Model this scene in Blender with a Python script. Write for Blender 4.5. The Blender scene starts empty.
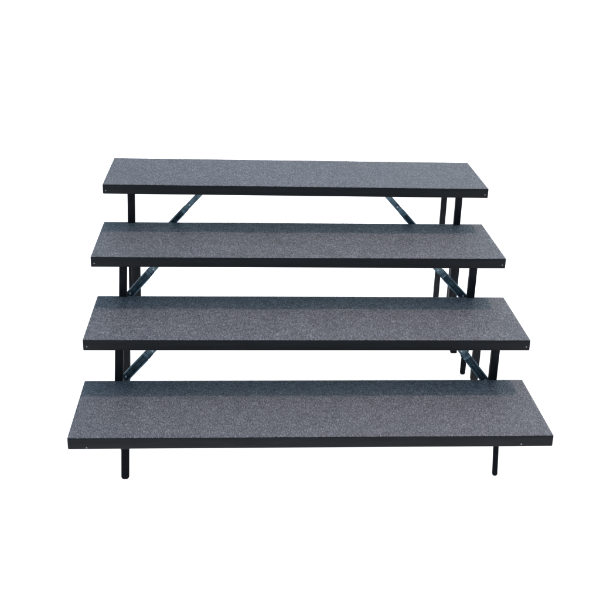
import bpy, bmesh, math
from mathutils import Vector, Matrix

C = bpy.context.scene.collection
scene = bpy.context.scene
W, D, T = 1.8288, 0.4628, 0.0467          # platform width, depth, edge height

# ------------------------------------------------------------------ materials
def new_mat(name):
    m = bpy.data.materials.new(name); m.use_nodes = True
    nt = m.node_tree
    return m, nt, nt.nodes['Principled BSDF']

def node(nt, kind, **kw):
    n = nt.nodes.new(kind)
    for k, v in kw.items():
        setattr(n, k, v)
    return n

def noise(nt, vec, scale, detail=3.0, rough=0.6):
    n = node(nt, 'ShaderNodeTexNoise')
    n.inputs['Scale'].default_value = scale
    n.inputs['Detail'].default_value = detail
    n.inputs['Roughness'].default_value = rough
    nt.links.new(vec, n.inputs['Vector'])
    return n.outputs['Fac']

def ramp(nt, fac, stops):
    r = node(nt, 'ShaderNodeValToRGB')
    els = r.color_ramp.elements
    while len(els) < len(stops): els.new(0.5)
    for e, (p, c) in zip(els, stops):
        e.position = p; e.color = (*c, 1)
    nt.links.new(fac, r.inputs['Fac'])
    return r.outputs['Color']

def mix(nt, a, b, fac, mode='MIX'):
    m = node(nt, 'ShaderNodeMix', data_type='RGBA', blend_type=mode)
    for sock, v in ((m.inputs[6], a), (m.inputs[7], b), (m.inputs[0], fac)):
        if hasattr(v, 'is_output') or isinstance(v, bpy.types.NodeSocket): nt.links.new(v, sock)
        elif isinstance(v, tuple): sock.default_value = (*v, 1)
        else: sock.default_value = v
    return m.outputs[2]

def carpet_material():
    m, nt, p = new_mat('heather grey needle felt carpet')
    geo = node(nt, 'ShaderNodeNewGeometry'); oi = node(nt, 'ShaderNodeObjectInfo')
    off = node(nt, 'ShaderNodeVectorMath', operation='MULTIPLY_ADD')
    cmb = node(nt, 'ShaderNodeCombineXYZ')
    for i in range(3): nt.links.new(oi.outputs['Random'], cmb.inputs[i])
    nt.links.new(cmb.outputs[0], off.inputs[0]); off.inputs[1].default_value = (37, 19, 11)
    nt.links.new(geo.outputs['Position'], off.inputs[2])
    v = off.outputs[0]
    # flecks of pale and dark fibre in three sizes, laid along the depth of the deck, and a faint wear
    def stretched(scale, rot):
        mp = node(nt, 'ShaderNodeMapping'); mp.inputs['Scale'].default_value = scale
        mp.inputs['Rotation'].default_value = (0, 0, rot); nt.links.new(v, mp.inputs['Vector'])
        return mp.outputs[0]
    fine = noise(nt, stretched((285, 118, 200), 0.05), 1.0, 2.0, 0.7)
    mid = noise(nt, stretched((130, 56, 100), -0.12), 1.0, 3.0, 0.7)
    fib = noise(nt, stretched((225, 70, 180), 0.7), 1.0, 2.0, 0.6)
    big = noise(nt, v, 7.0, 5.0, 0.6)
    G = 0.92
    def stops(lo, md, hi, p):
        return [(q, (x * G, x * 1.01 * G, x * 1.00 * G)) for q, x in zip(p, (lo, md, hi))]
    c1 = ramp(nt, fine, stops(.025, .15, .68, (.32, .51, .71)))
    c2 = ramp(nt, mid, stops(.06, .17, .46, (.32, .51, .70)))
    c3 = ramp(nt, fib, stops(.035, .165, .70, (.33, .53, .70)))
    c = mix(nt, c1, c2, 0.38); c = mix(nt, c, c3, 0.33)
    wear = ramp(nt, big, [(0.3, (0.88, 0.89, 0.90)), (0.7, (1.08, 1.07, 1.06))])
    c = mix(nt, c, wear, 1.0, 'MULTIPLY')
    # pile pressed this way and that: soft patches a few centimetres across, drawn out along the length
    pat = noise(nt, stretched((26, 38, 30), 0.3), 1.0, 3.0, 0.6)
    c = mix(nt, c, ramp(nt, pat, [(0.32, (0.84, 0.845, 0.85)), (0.68, (1.16, 1.155, 1.15))]), 1.0, 'MULTIPLY')
    # a little pale dust and lint in places
    dust = noise(nt, v, 13.0, 6.0, 0.75)
    c = mix(nt, c, (0.33, 0.335, 0.335), ramp(nt, dust, [(0.58, (0, 0, 0)), (0.80, (0.30, 0.30, 0.30))]))
    nt.links.new(c, p.inputs['Base Color'])
    p.inputs['Roughness'].default_value = 0.48
    p.inputs['Specular IOR Level'].default_value = 0.38
    b = node(nt, 'ShaderNodeBump'); b.inputs['Strength'].default_value = 0.45; b.inputs['Distance'].default_value = 0.002
    add = node(nt, 'ShaderNodeMath', operation='ADD'); nt.links.new(fine, add.inputs[0]); nt.links.new(mid, add.inputs[1])
    nt.links.new(add.outputs[0], b.inputs['Height']); nt.links.new(b.outputs[0], p.inputs['Normal'])
    return m

def metal_paint(name, lo, hi, rough=0.45, spec=0.3, metallic=0.0, streak=(14, 14, 90), bump=0.12):
    m, nt, p = new_mat(name)
    tc = node(nt, 'ShaderNodeTexCoord'); v = tc.outputs['Object']
    mp = node(nt, 'ShaderNodeMapping'); mp.inputs['Scale'].default_value = streak
    nt.links.new(v, mp.inputs['Vector'])
    n1 = noise(nt, mp.outputs[0], 1.0, 5.0, 0.6)
    n2 = noise(nt, v, 420, 2.0, 0.6)
    nt.links.new(ramp(nt, n1, [(0.3, lo), (0.72, hi)]), p.inputs['Base Color'])
    mr = node(nt, 'ShaderNodeMapRange'); mr.inputs['To Min'].default_value = rough - .08; mr.inputs['To Max'].default_value = rough + .14
    nt.links.new(n1, mr.inputs['Value']); nt.links.new(mr.outputs[0], p.inputs['Roughness'])
    p.inputs['Specular IOR Level'].default_value = spec
    p.inputs['Metallic'].default_value = metallic
    b = node(nt, 'ShaderNodeBump'); b.inputs['Strength'].default_value = bump; b.inputs['Distance'].default_value = 0.001
    nt.links.new(n2, b.inputs['Height']); nt.links.new(b.outputs[0], p.inputs['Normal'])
    return m

M_CARPET = carpet_material()
M_EDGE = metal_paint('black extruded edge', (0.0065, 0.0069, 0.0080), (0.0165, 0.0170, 0.0188), 0.46, 0.16, streak=(5, 40, 75))
M_LEG = metal_paint('black powder coated steel', (0.0065, 0.0074, 0.0088), (0.0190, 0.0208, 0.0235), 0.55, 0.07, streak=(70, 70, 16))
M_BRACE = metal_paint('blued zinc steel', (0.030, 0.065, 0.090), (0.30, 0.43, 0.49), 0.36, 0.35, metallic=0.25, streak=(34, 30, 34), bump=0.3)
M_DARK = metal_paint('dark channel steel', (0.012, 0.028, 0.042), (0.105, 0.155, 0.185), 0.42, 0.25, metallic=0.2, streak=(30, 30, 30))
M_SCREW = metal_paint('bright screw steel', (0.20, 0.20, 0.21), (0.34, 0.34, 0.34), 0.35, 0.5, metallic=0.3)
M_RIVET = metal_paint('bright zinc rivet', (0.65, 0.68, 0.70), (0.9, 0.9, 0.9), 0.35, 0.5)
M_RUBBER = metal_paint('black rubber', (0.005, 0.006, 0.0075), (0.009, 0.010, 0.012), 0.7, 0.03)

# the white sheet the picture was cut out onto: it glows an even white like a light table
def floor_material():
    m, nt, p = new_mat('lit white ground sheet')
    tc = node(nt, 'ShaderNodeTexCoord')
    n = noise(nt, tc.outputs['Object'], 2.0, 3)
    nt.links.new(ramp(nt, n, [(0, (0.78, 0.78, 0.78)), (1, (0.82, 0.82, 0.82))]), p.inputs['Base Color'])
    p.inputs['Roughness'].default_value = 0.9
    p.inputs['Specular IOR Level'].default_value = 0.0
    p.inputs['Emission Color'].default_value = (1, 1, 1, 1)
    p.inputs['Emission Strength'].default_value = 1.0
    return m
M_FLOOR = floor_material()

# ------------------------------------------------------------------ mesh helpers
def link(name, bm, mat, parent=None, loc=(0, 0, 0), smooth=False):
    bmesh.ops.recalc_face_normals(bm, faces=bm.faces)
    me = bpy.data.meshes.new(name); bm.to_mesh(me); bm.free()
    me.materials.append(mat)
    if smooth:
        for f in me.polygons: f.use_smooth = True
    o = bpy.data.objects.new(name, me); C.objects.link(o)
    o.location = loc
    if parent: o.parent = parent
    return o

def add_box(bm, lo, hi, bevel=0.0, seg=2, mtx=None):
    r = bmesh.ops.create_cube(bm, size=1.0)
    vs = r['verts']
    lo, hi = Vector(lo), Vector(hi)
    for v in vs:
        v.co = Vector(((lo.x + hi.x) / 2 + v.co.x * (hi.x - lo.x), (lo.y + hi.y) / 2 + v.co.y * (hi.y - lo.y), (lo.z + hi.z) / 2 + v.co.z * (hi.z - lo.z)))
    if bevel:
        es = list({e for v in vs for e in v.link_edges})
        g = bmesh.ops.bevel(bm, geom=es, offset=bevel, segments=seg, affect='EDGES', profile=0.5)
        vs = list({v for f in g['faces'] for v in f.verts} | {v for v in vs if v.is_valid})
    if mtx is not None:
        bmesh.ops.transform(bm, matrix=mtx, verts=vs)
    return vs

def add_cyl(bm, c, axis, r, h, n=20, r2=None):
    m = Vector(axis).to_track_quat('Z', 'Y').to_matrix().to_4x4(); m.translation = Vector(c)
    bmesh.ops.create_cone(bm, cap_ends=True, segments=n, radius1=r, radius2=r if r2 is None else r2, depth=h, matrix=m)

def round_rect(w, d, r, n=5):
    pts = []
    for cx, cy, a0 in ((w/2-r, d/2-r, 0), (-w/2+r, d/2-r, 90), (-w/2+r, -d/2+r, 180), (w/2-r, -d/2+r, 270)):
        for k in range(n + 1):
            a = math.radians(a0 + 90 * k / n); pts.append((cx + r*math.cos(a), cy + r*math.sin(a)))
    return pts

def add_loft(bm, rings):
    """rings: list of (centre, w, d, r) stacked along z"""
    prev = None; first = None
    for (c, w, d, r) in rings:
        ring = [bm.verts.new((c[0]+x, c[1]+y, c[2])) for x, y in round_rect(w, d, r)]
        if prev:
            for i in range(len(ring)):
                j = (i + 1) % len(ring)
                bm.faces.new((prev[i], prev[j], ring[j], ring[i]))
        else: first = ring
        prev = ring
    bm.faces.new(first[::-1]); bm.faces.new(prev)

def smooth_angle(o, deg=35):
    bm = bmesh.new(); bm.from_mesh(o.data)
    for f in bm.faces: f.smooth = True
    for e in bm.edges:
        e.smooth = not (len(e.link_faces) == 2 and e.calc_face_angle() > math.radians(deg))
    bm.to_mesh(o.data); bm.free()
    return o

# ------------------------------------------------------------------ parts of a riser
def edge_frame(parent):
    bm = bmesh.new()
    # ring of edging, built as an outer and inner loop with a rolled top and bottom lip
    def loop(inx, z, r):
        return [bm.verts.new((x, y + D/2, z)) for x, y in round_rect(W - 2*inx, D - 2*inx, r, 4)]
    prof = [(0.0, -T + .0015), (0.0, -.0035), (0.0008, -.0018), (0.0018, -.0018), (0.0018, -.012),
            (0.0018, -T + .004), (0.014, -T + .004), (0.014, -T), (0.0015, -T)]
    rings = [loop(i, z, max(.0008, .004 - i*.2)) for i, z in prof]
    n = len(rings[0])
    for a in range(len(rings)):
        A, B = rings[a], rings[(a + 1) % len(rings)]
        for i in range(n):
            j = (i + 1) % n
            bm.faces.new((A[i], A[j], B[j], B[i]))
    return smooth_angle(link('edge_frame', bm, M_EDGE, parent), 30)

def carpet_top(parent):
    import random
    rng = random.Random(int(parent.location.z * 1000))
    bm = bmesh.new()
    e = 0.0022
    x0, x1, y0, y1 = -W/2 + e, W/2 - e, e, D - e
    nx, ny = 300, 76
    grid = []
    for j in range(ny + 1):
        row = []
        for i in range(nx + 1):
            x = x0 + (x1 - x0) * i / nx; y = y0 + (y1 - y0) * j / ny
            d = min(x - x0, x1 - x, y - y0, y1 - y)
            z = 0.0
            if d < 1e-6:                       # soft cut edge of the pile, a little ragged
                z = -0.0015 + rng.uniform(-.0007, .0007)
                x += rng.uniform(-.0006, .0006) if 0 < j < ny else 0
                y += rng.uniform(-.0006, .0006) if 0 < i < nx else 0
            else:
                z = rng.uniform(-.0007, .0007) + .0006 * math.sin(x * 9 + parent.location.z * 40) * math.sin(y * 17)
            row.append(bm.verts.new((x, y, z)))
        grid.append(row)
    for j in range(ny):
        for i in range(nx):
            bm.faces.new((grid[j][i], grid[j][i+1], grid[j+1][i+1], grid[j+1][i]))
    # skirt down and a flat underside so the felt is a solid slab
    border = [grid[0][i] for i in range(nx + 1)] + [grid[j][nx] for j in range(1, ny + 1)] + \
             [grid[ny][i] for i in range(nx - 1, -1, -1)] + [grid[j][0] for j in range(ny - 1, 0, -1)]
    low = [bm.verts.new((v.co.x, v.co.y, -.010)) for v in border]
    for i in range(len(border)):
        j = (i + 1) % len(border)
        bm.faces.new((border[i], low[i], low[j], border[j]))
    bm.faces.new(low[::-1])
    return link('carpet_top', bm, M_CARPET, parent, smooth=False)

def deck_board(parent):
    bm = bmesh.new()
    add_box(bm, (-W/2 + .0045, .0045, -.030), (W/2 - .0045, D - .0045, -.0105), .001, 1)
    return link('deck_board', bm, M_RUBBER, parent)

def screw(parent, x, z):
    bm = bmesh.new()
    add_cyl(bm, (0, -.0008, 0), (0, -1, 0), .0036, .0020, 16, .0026)
    add_box(bm, (-.0022, -.0021, -.0004), (.0022, -.0017, .0004))
    return link('screw', bm, M_SCREW, parent, (x, 0, z))

def leg(parent, H, x, y, foot_w, foot_h, tube_w, lean=0.0):
    """square tube leg from the deck underside, ending in a narrower round-tipped foot; H = deck height"""
    zt = -T + .004                                      # top, tucked into the frame
    L = H - T + .004                                    # length
    bm = bmesh.new()
    def at(z): return (x + lean * (zt - z) / L, y, z)
    td = tube_w * .8
    zb = -H + foot_h
    if foot_h > 0.0 and zb < zt - .01:
        rings = [(at(zt), tube_w, td, .005), (at(zb + .003), tube_w, td, .005), (at(zb), tube_w - .004, td - .004, .004)]
        add_loft(bm, rings)
    else:
        zb = zt - .02
        add_loft(bm, [(at(zt), tube_w, td, .005), (at(zb), tube_w, td, .005)])
    # bracket plate that bolts the leg to the deck
    add_box(bm, (x - .03, y - .018, zt + .0005), (x + .03, y + .022, zt + .006), .001, 1)
    o = smooth_angle(link('leg', bm, M_LEG, parent), 40)
    fb = bmesh.new()
    fw = foot_w; fd = min(foot_w, td - .003)
    zz = -H
    prof = [(zb + .004, 1.0), (zz + .011, 1.0), (zz + .006, .93), (zz + .0025, .74), (zz + .0006, .45), (zz, .2)]
    add_loft(fb, [(at(z), fw * s, fd * s, min(fw, fd) * s * .42) for z, s in prof])
    smooth_angle(link('foot', fb, M_RUBBER, o), 50)
    return o

def brace(parent, p0, p1, y, n_rivets=2, joint=0.4, wl=.032):
    """folding brace: flat upper strap pinned to a deeper lower channel; p0 top (x,z), p1 bottom"""
    d = Vector((p1[0] - p0[0], 0, p1[1] - p0[1])); L = d.length; d.normalize()
    up = Vector((-d.z, 0, d.x))                          # across the bar, in its plane
    if up.z < 0: up = -up
    yv = Vector((0, 1, 0))
    B = Matrix((d, up, yv)).transposed().to_4x4(); B.translation = Vector((p0[0], y, p0[1]))
    wu, th = wl + .001, .0028
    jl = L * joint
    # lower channel
    bm = bmesh.new()
    add_box(bm, (jl - .02, -wl/2, 0), (L, wl/2, th), .0006, 1, B)
    add_box(bm, (jl - .02, wl/2 - th, -.011), (L, wl/2 + .0002, -.0002), .0006, 1, B)
    add_box(bm, (jl - .02, -wl/2 - .0002, -.011), (L, -wl/2 + th, -.0002), .0006, 1, B)
    # raised stiffening pads pressed in the web
    for a in (0.30, 0.62):
        s = jl + (L - jl) * a
        add_box(bm, (s, -wl*.22, -.003), (s + .030, wl*.22, -.0001), .0012, 2, B)
    low = link('brace', bm, M_DARK, parent)
    # upper strap
    bm = bmesh.new()
    add_box(bm, (-.012, -wu/2 + .001, -.0075), (jl + .012, wu/2 - .001, -.0045), .0006, 1, B)
    add_box(bm, (-.012, wu/2 - .0032, -.0135), (jl - .024, wu/2 - .001, -.0077), .0006, 1, B)
    link('upper_strap', bm, M_BRACE, low)
    # joint sleeve that locks the brace open
    bm = bmesh.new()
    add_box(bm, (jl - .005, -wl/2 - .0004, -.0142), (jl + .005, wl/2 + .0004, .0034), .0012, 2, B)
    link('joint_sleeve', bm, M_BRACE, low)
    # edge lips in the paler steel: the sky highlight is put into their colour
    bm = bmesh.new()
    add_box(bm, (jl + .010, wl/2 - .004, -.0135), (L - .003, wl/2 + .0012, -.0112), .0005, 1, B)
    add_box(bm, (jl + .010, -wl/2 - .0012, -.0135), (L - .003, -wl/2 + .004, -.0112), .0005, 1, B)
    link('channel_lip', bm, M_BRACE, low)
    pos = ([(.036, .004), (.047, -.003)] if n_rivets == 2 else [(.10, 0), (.30, .002)]) + [(L - .016, 0)]
    for a, b in pos:
        bm = bmesh.new()
        yy = -.0085 if a < jl else -.002
        c = B @ Vector((a, b, yy)); 
        add_cyl(bm, (0, 0, 0), (0, -1, 0), .0048, .004, 14, .0036)
        smooth_angle(link('rivet', bm, M_RIVET, low, c), 40)
    # end clevis on the leg
    bm = bmesh.new()
    sx = 1 if d.x > 0 else -1
    e = Vector((p1[0], y, p1[1]))
    add_box(bm, (min(e.x, e.x + sx*.018), y - .007, e.z - .010), (max(e.x, e.x + sx*.014), y + .006, e.z + .008), .002, 2)
    link('clevis', bm, M_DARK, low)
    return low

# ------------------------------------------------------------------ the four risers
LEVELS = [
    dict(loc=(0.0, 0.0, .1961), rot=0.0, tip=-.0006, depth=.4684,
         label='lowest carpeted riser platform, front row, standing on short stub legs',
         screws=[(-.845, -.040), (.792, -.036)],
         legs=[(-.706, .033, .0300, .146, .033, -.006), (.704, .033, .0205, .146, .0215, .009), (-.706, .42, .030, .146, .033, -.006), (.704, .42, .0205, .146, .0215, .009)],
         braces=[]),
    dict(loc=(.0058, .4382, .3929), rot=-.0006, tip=.0001, depth=.4700,
         label='second carpeted riser platform up, directly behind and above the lowest one',
         screws=[(-.899, -.030), (.899, -.030)],
         legs=[(-.773, .035, .027, .06, .0335, -.018), (.781, .035, .027, .06, .0335, 0), (-.780, .36, .030, .03, .034, -.010), (.787, .36, .030, .03, .0335, 0)],
         braces=[((-.614, .350), (-.768, .179)), ((.619, .350), (.771, .160))]),
    dict(loc=(-.0100, .8714, .5902), rot=.0006, tip=-.0010, depth=.4908,
         label='third carpeted riser platform up, just below the tallest back one',
         screws=[(-.899, -.030), (.899, -.030)],
         legs=[(-.778, .035, .025, .092, .034, -.026), (.779, .035, .025, .092, .0335, -.004), (-.760, .40, .032, .03, .041, -.006), (.779, .40, .030, .03, .040, 0)],
         braces=[((-.622, .546), (-.768, .377)), ((.596, .546), (.764, .369))]),
    dict(loc=(-.0064, 1.3219, .7829), rot=-.0007, tip=.0021, depth=.4872,
         label='tallest carpeted riser platform, topmost back row on the longest legs',
         screws=[(-.900, -.030), (.898, -.030)],
         legs=[(-.786, .035, .027, .05, .0345, -.014), (.782, .035, .027, .05, .032, 0), (-.829, .40, .025, .04, .028, .010), (.788, .40, .026, .04, .029, 0)],
         braces=[((-.447, .740), (-.765, .393)), ((.423, .740), (.765, .370))]),
]
for lv in LEVELS:
    D = lv['depth']                                     # read by the deck builders below
    H = lv['loc'][2]
    # the Empty stands on the ground; a deck-height offset is baked into the parts
    root = bpy.data.objects.new('choral_riser', None); C.objects.link(root)
    root.empty_display_size = .1
    root.location = lv['loc']; root.rotation_euler = (0, lv['tip'], lv['rot'])
    root['label'] = lv['label']; root['category'] = 'stage riser'
    root['group'] = 'stepped rows of carpeted choral risers'
    parts = []
    fr = edge_frame(root)
    carpet_top(root); deck_board(root)
    for x, z in lv['screws']: screw(fr, x, z)
    for (x, y, fw, fh, tw, lean) in lv['legs']: leg(root, H, x, y, fw, fh, tw, lean)
    for p0, p1 in lv['braces']:
        long_one = H > .7
        brace(root, (p0[0], p0[1] - H), (p1[0], p1[1] - H), .075, 1 if long_one else 2, .30 if long_one else .34, .027 if long_one else .032)
    if abs(H - .3929) < .01:
        bm = bmesh.new()
        add_box(bm, (.592, .030, -T - .028), (.618, .055, -T + .004), .002, 2)
        link('latch', bm, M_LEG, root)
    # move the origin down to the ground
    for ch in root.children: ch.location.z += H
    root.location.z = 0.0

# ------------------------------------------------------------------ ground
bm = bmesh.new()
bmesh.ops.create_grid(bm, x_segments=8, y_segments=8, size=300)
g = link('ground', bm, M_FLOOR)
g['kind'] = 'structure'

# ------------------------------------------------------------------ light
to_sun = Vector((.080, .112, .195)).normalized()
elev = math.asin(to_sun.z); az = math.atan2(to_sun.x, to_sun.y)
wd = bpy.data.worlds.new('World'); scene.world = wd; wd.use_nodes = True
nt = wd.node_tree
sky = nt.nodes.new('ShaderNodeTexSky'); sky.sky_type = 'NISHITA'; sky.sun_disc = False
sky.sun_elevation = elev; sky.sun_rotation = az
sky.air_density = 1.0; sky.dust_density = 1.2; sky.ozone_density = 1.0
nt.links.new(mix(nt, sky.outputs[0], (1.0, 1.0, 0.90), 1.0, 'MULTIPLY'), nt.nodes['Background'].inputs['Color'])
nt.nodes['Background'].inputs['Strength'].default_value = 0.185
sl = bpy.data.lights.new('sun', 'SUN'); sl.energy = 0.80; sl.angle = math.radians(2.2); sl.color = (1.0, .745, .79)
so = bpy.data.objects.new('sun', sl); C.objects.link(so)
so.rotation_euler = to_sun.to_track_quat('Z', 'Y').to_euler(); so.location = to_sun * 8

# ------------------------------------------------------------------ camera
cam = bpy.data.cameras.new('camera'); co = bpy.data.objects.new('camera', cam); C.objects.link(co)
R3 = Matrix(((0.998105650809845, -0.0029598168, -0.0614520082), (-0.055627438, 0.3832631950, -0.9219625325), (0.0262811332, 0.9236344314, 0.3823725137)))
mw = R3.to_4x4(); mw.translation = (-0.28816, -3.31049, 2.12403)
co.matrix_world = mw
cam.sensor_width = 36; cam.sensor_fit = 'HORIZONTAL'
cam.lens = 36 * 1016.382 / 600
cam.clip_start = .05; cam.clip_end = 2000
scene.camera = co
scene.view_settings.view_transform = 'Standard'; scene.view_settings.look = 'None'
scene.view_settings.exposure = 0; scene.view_settings.gamma = 1
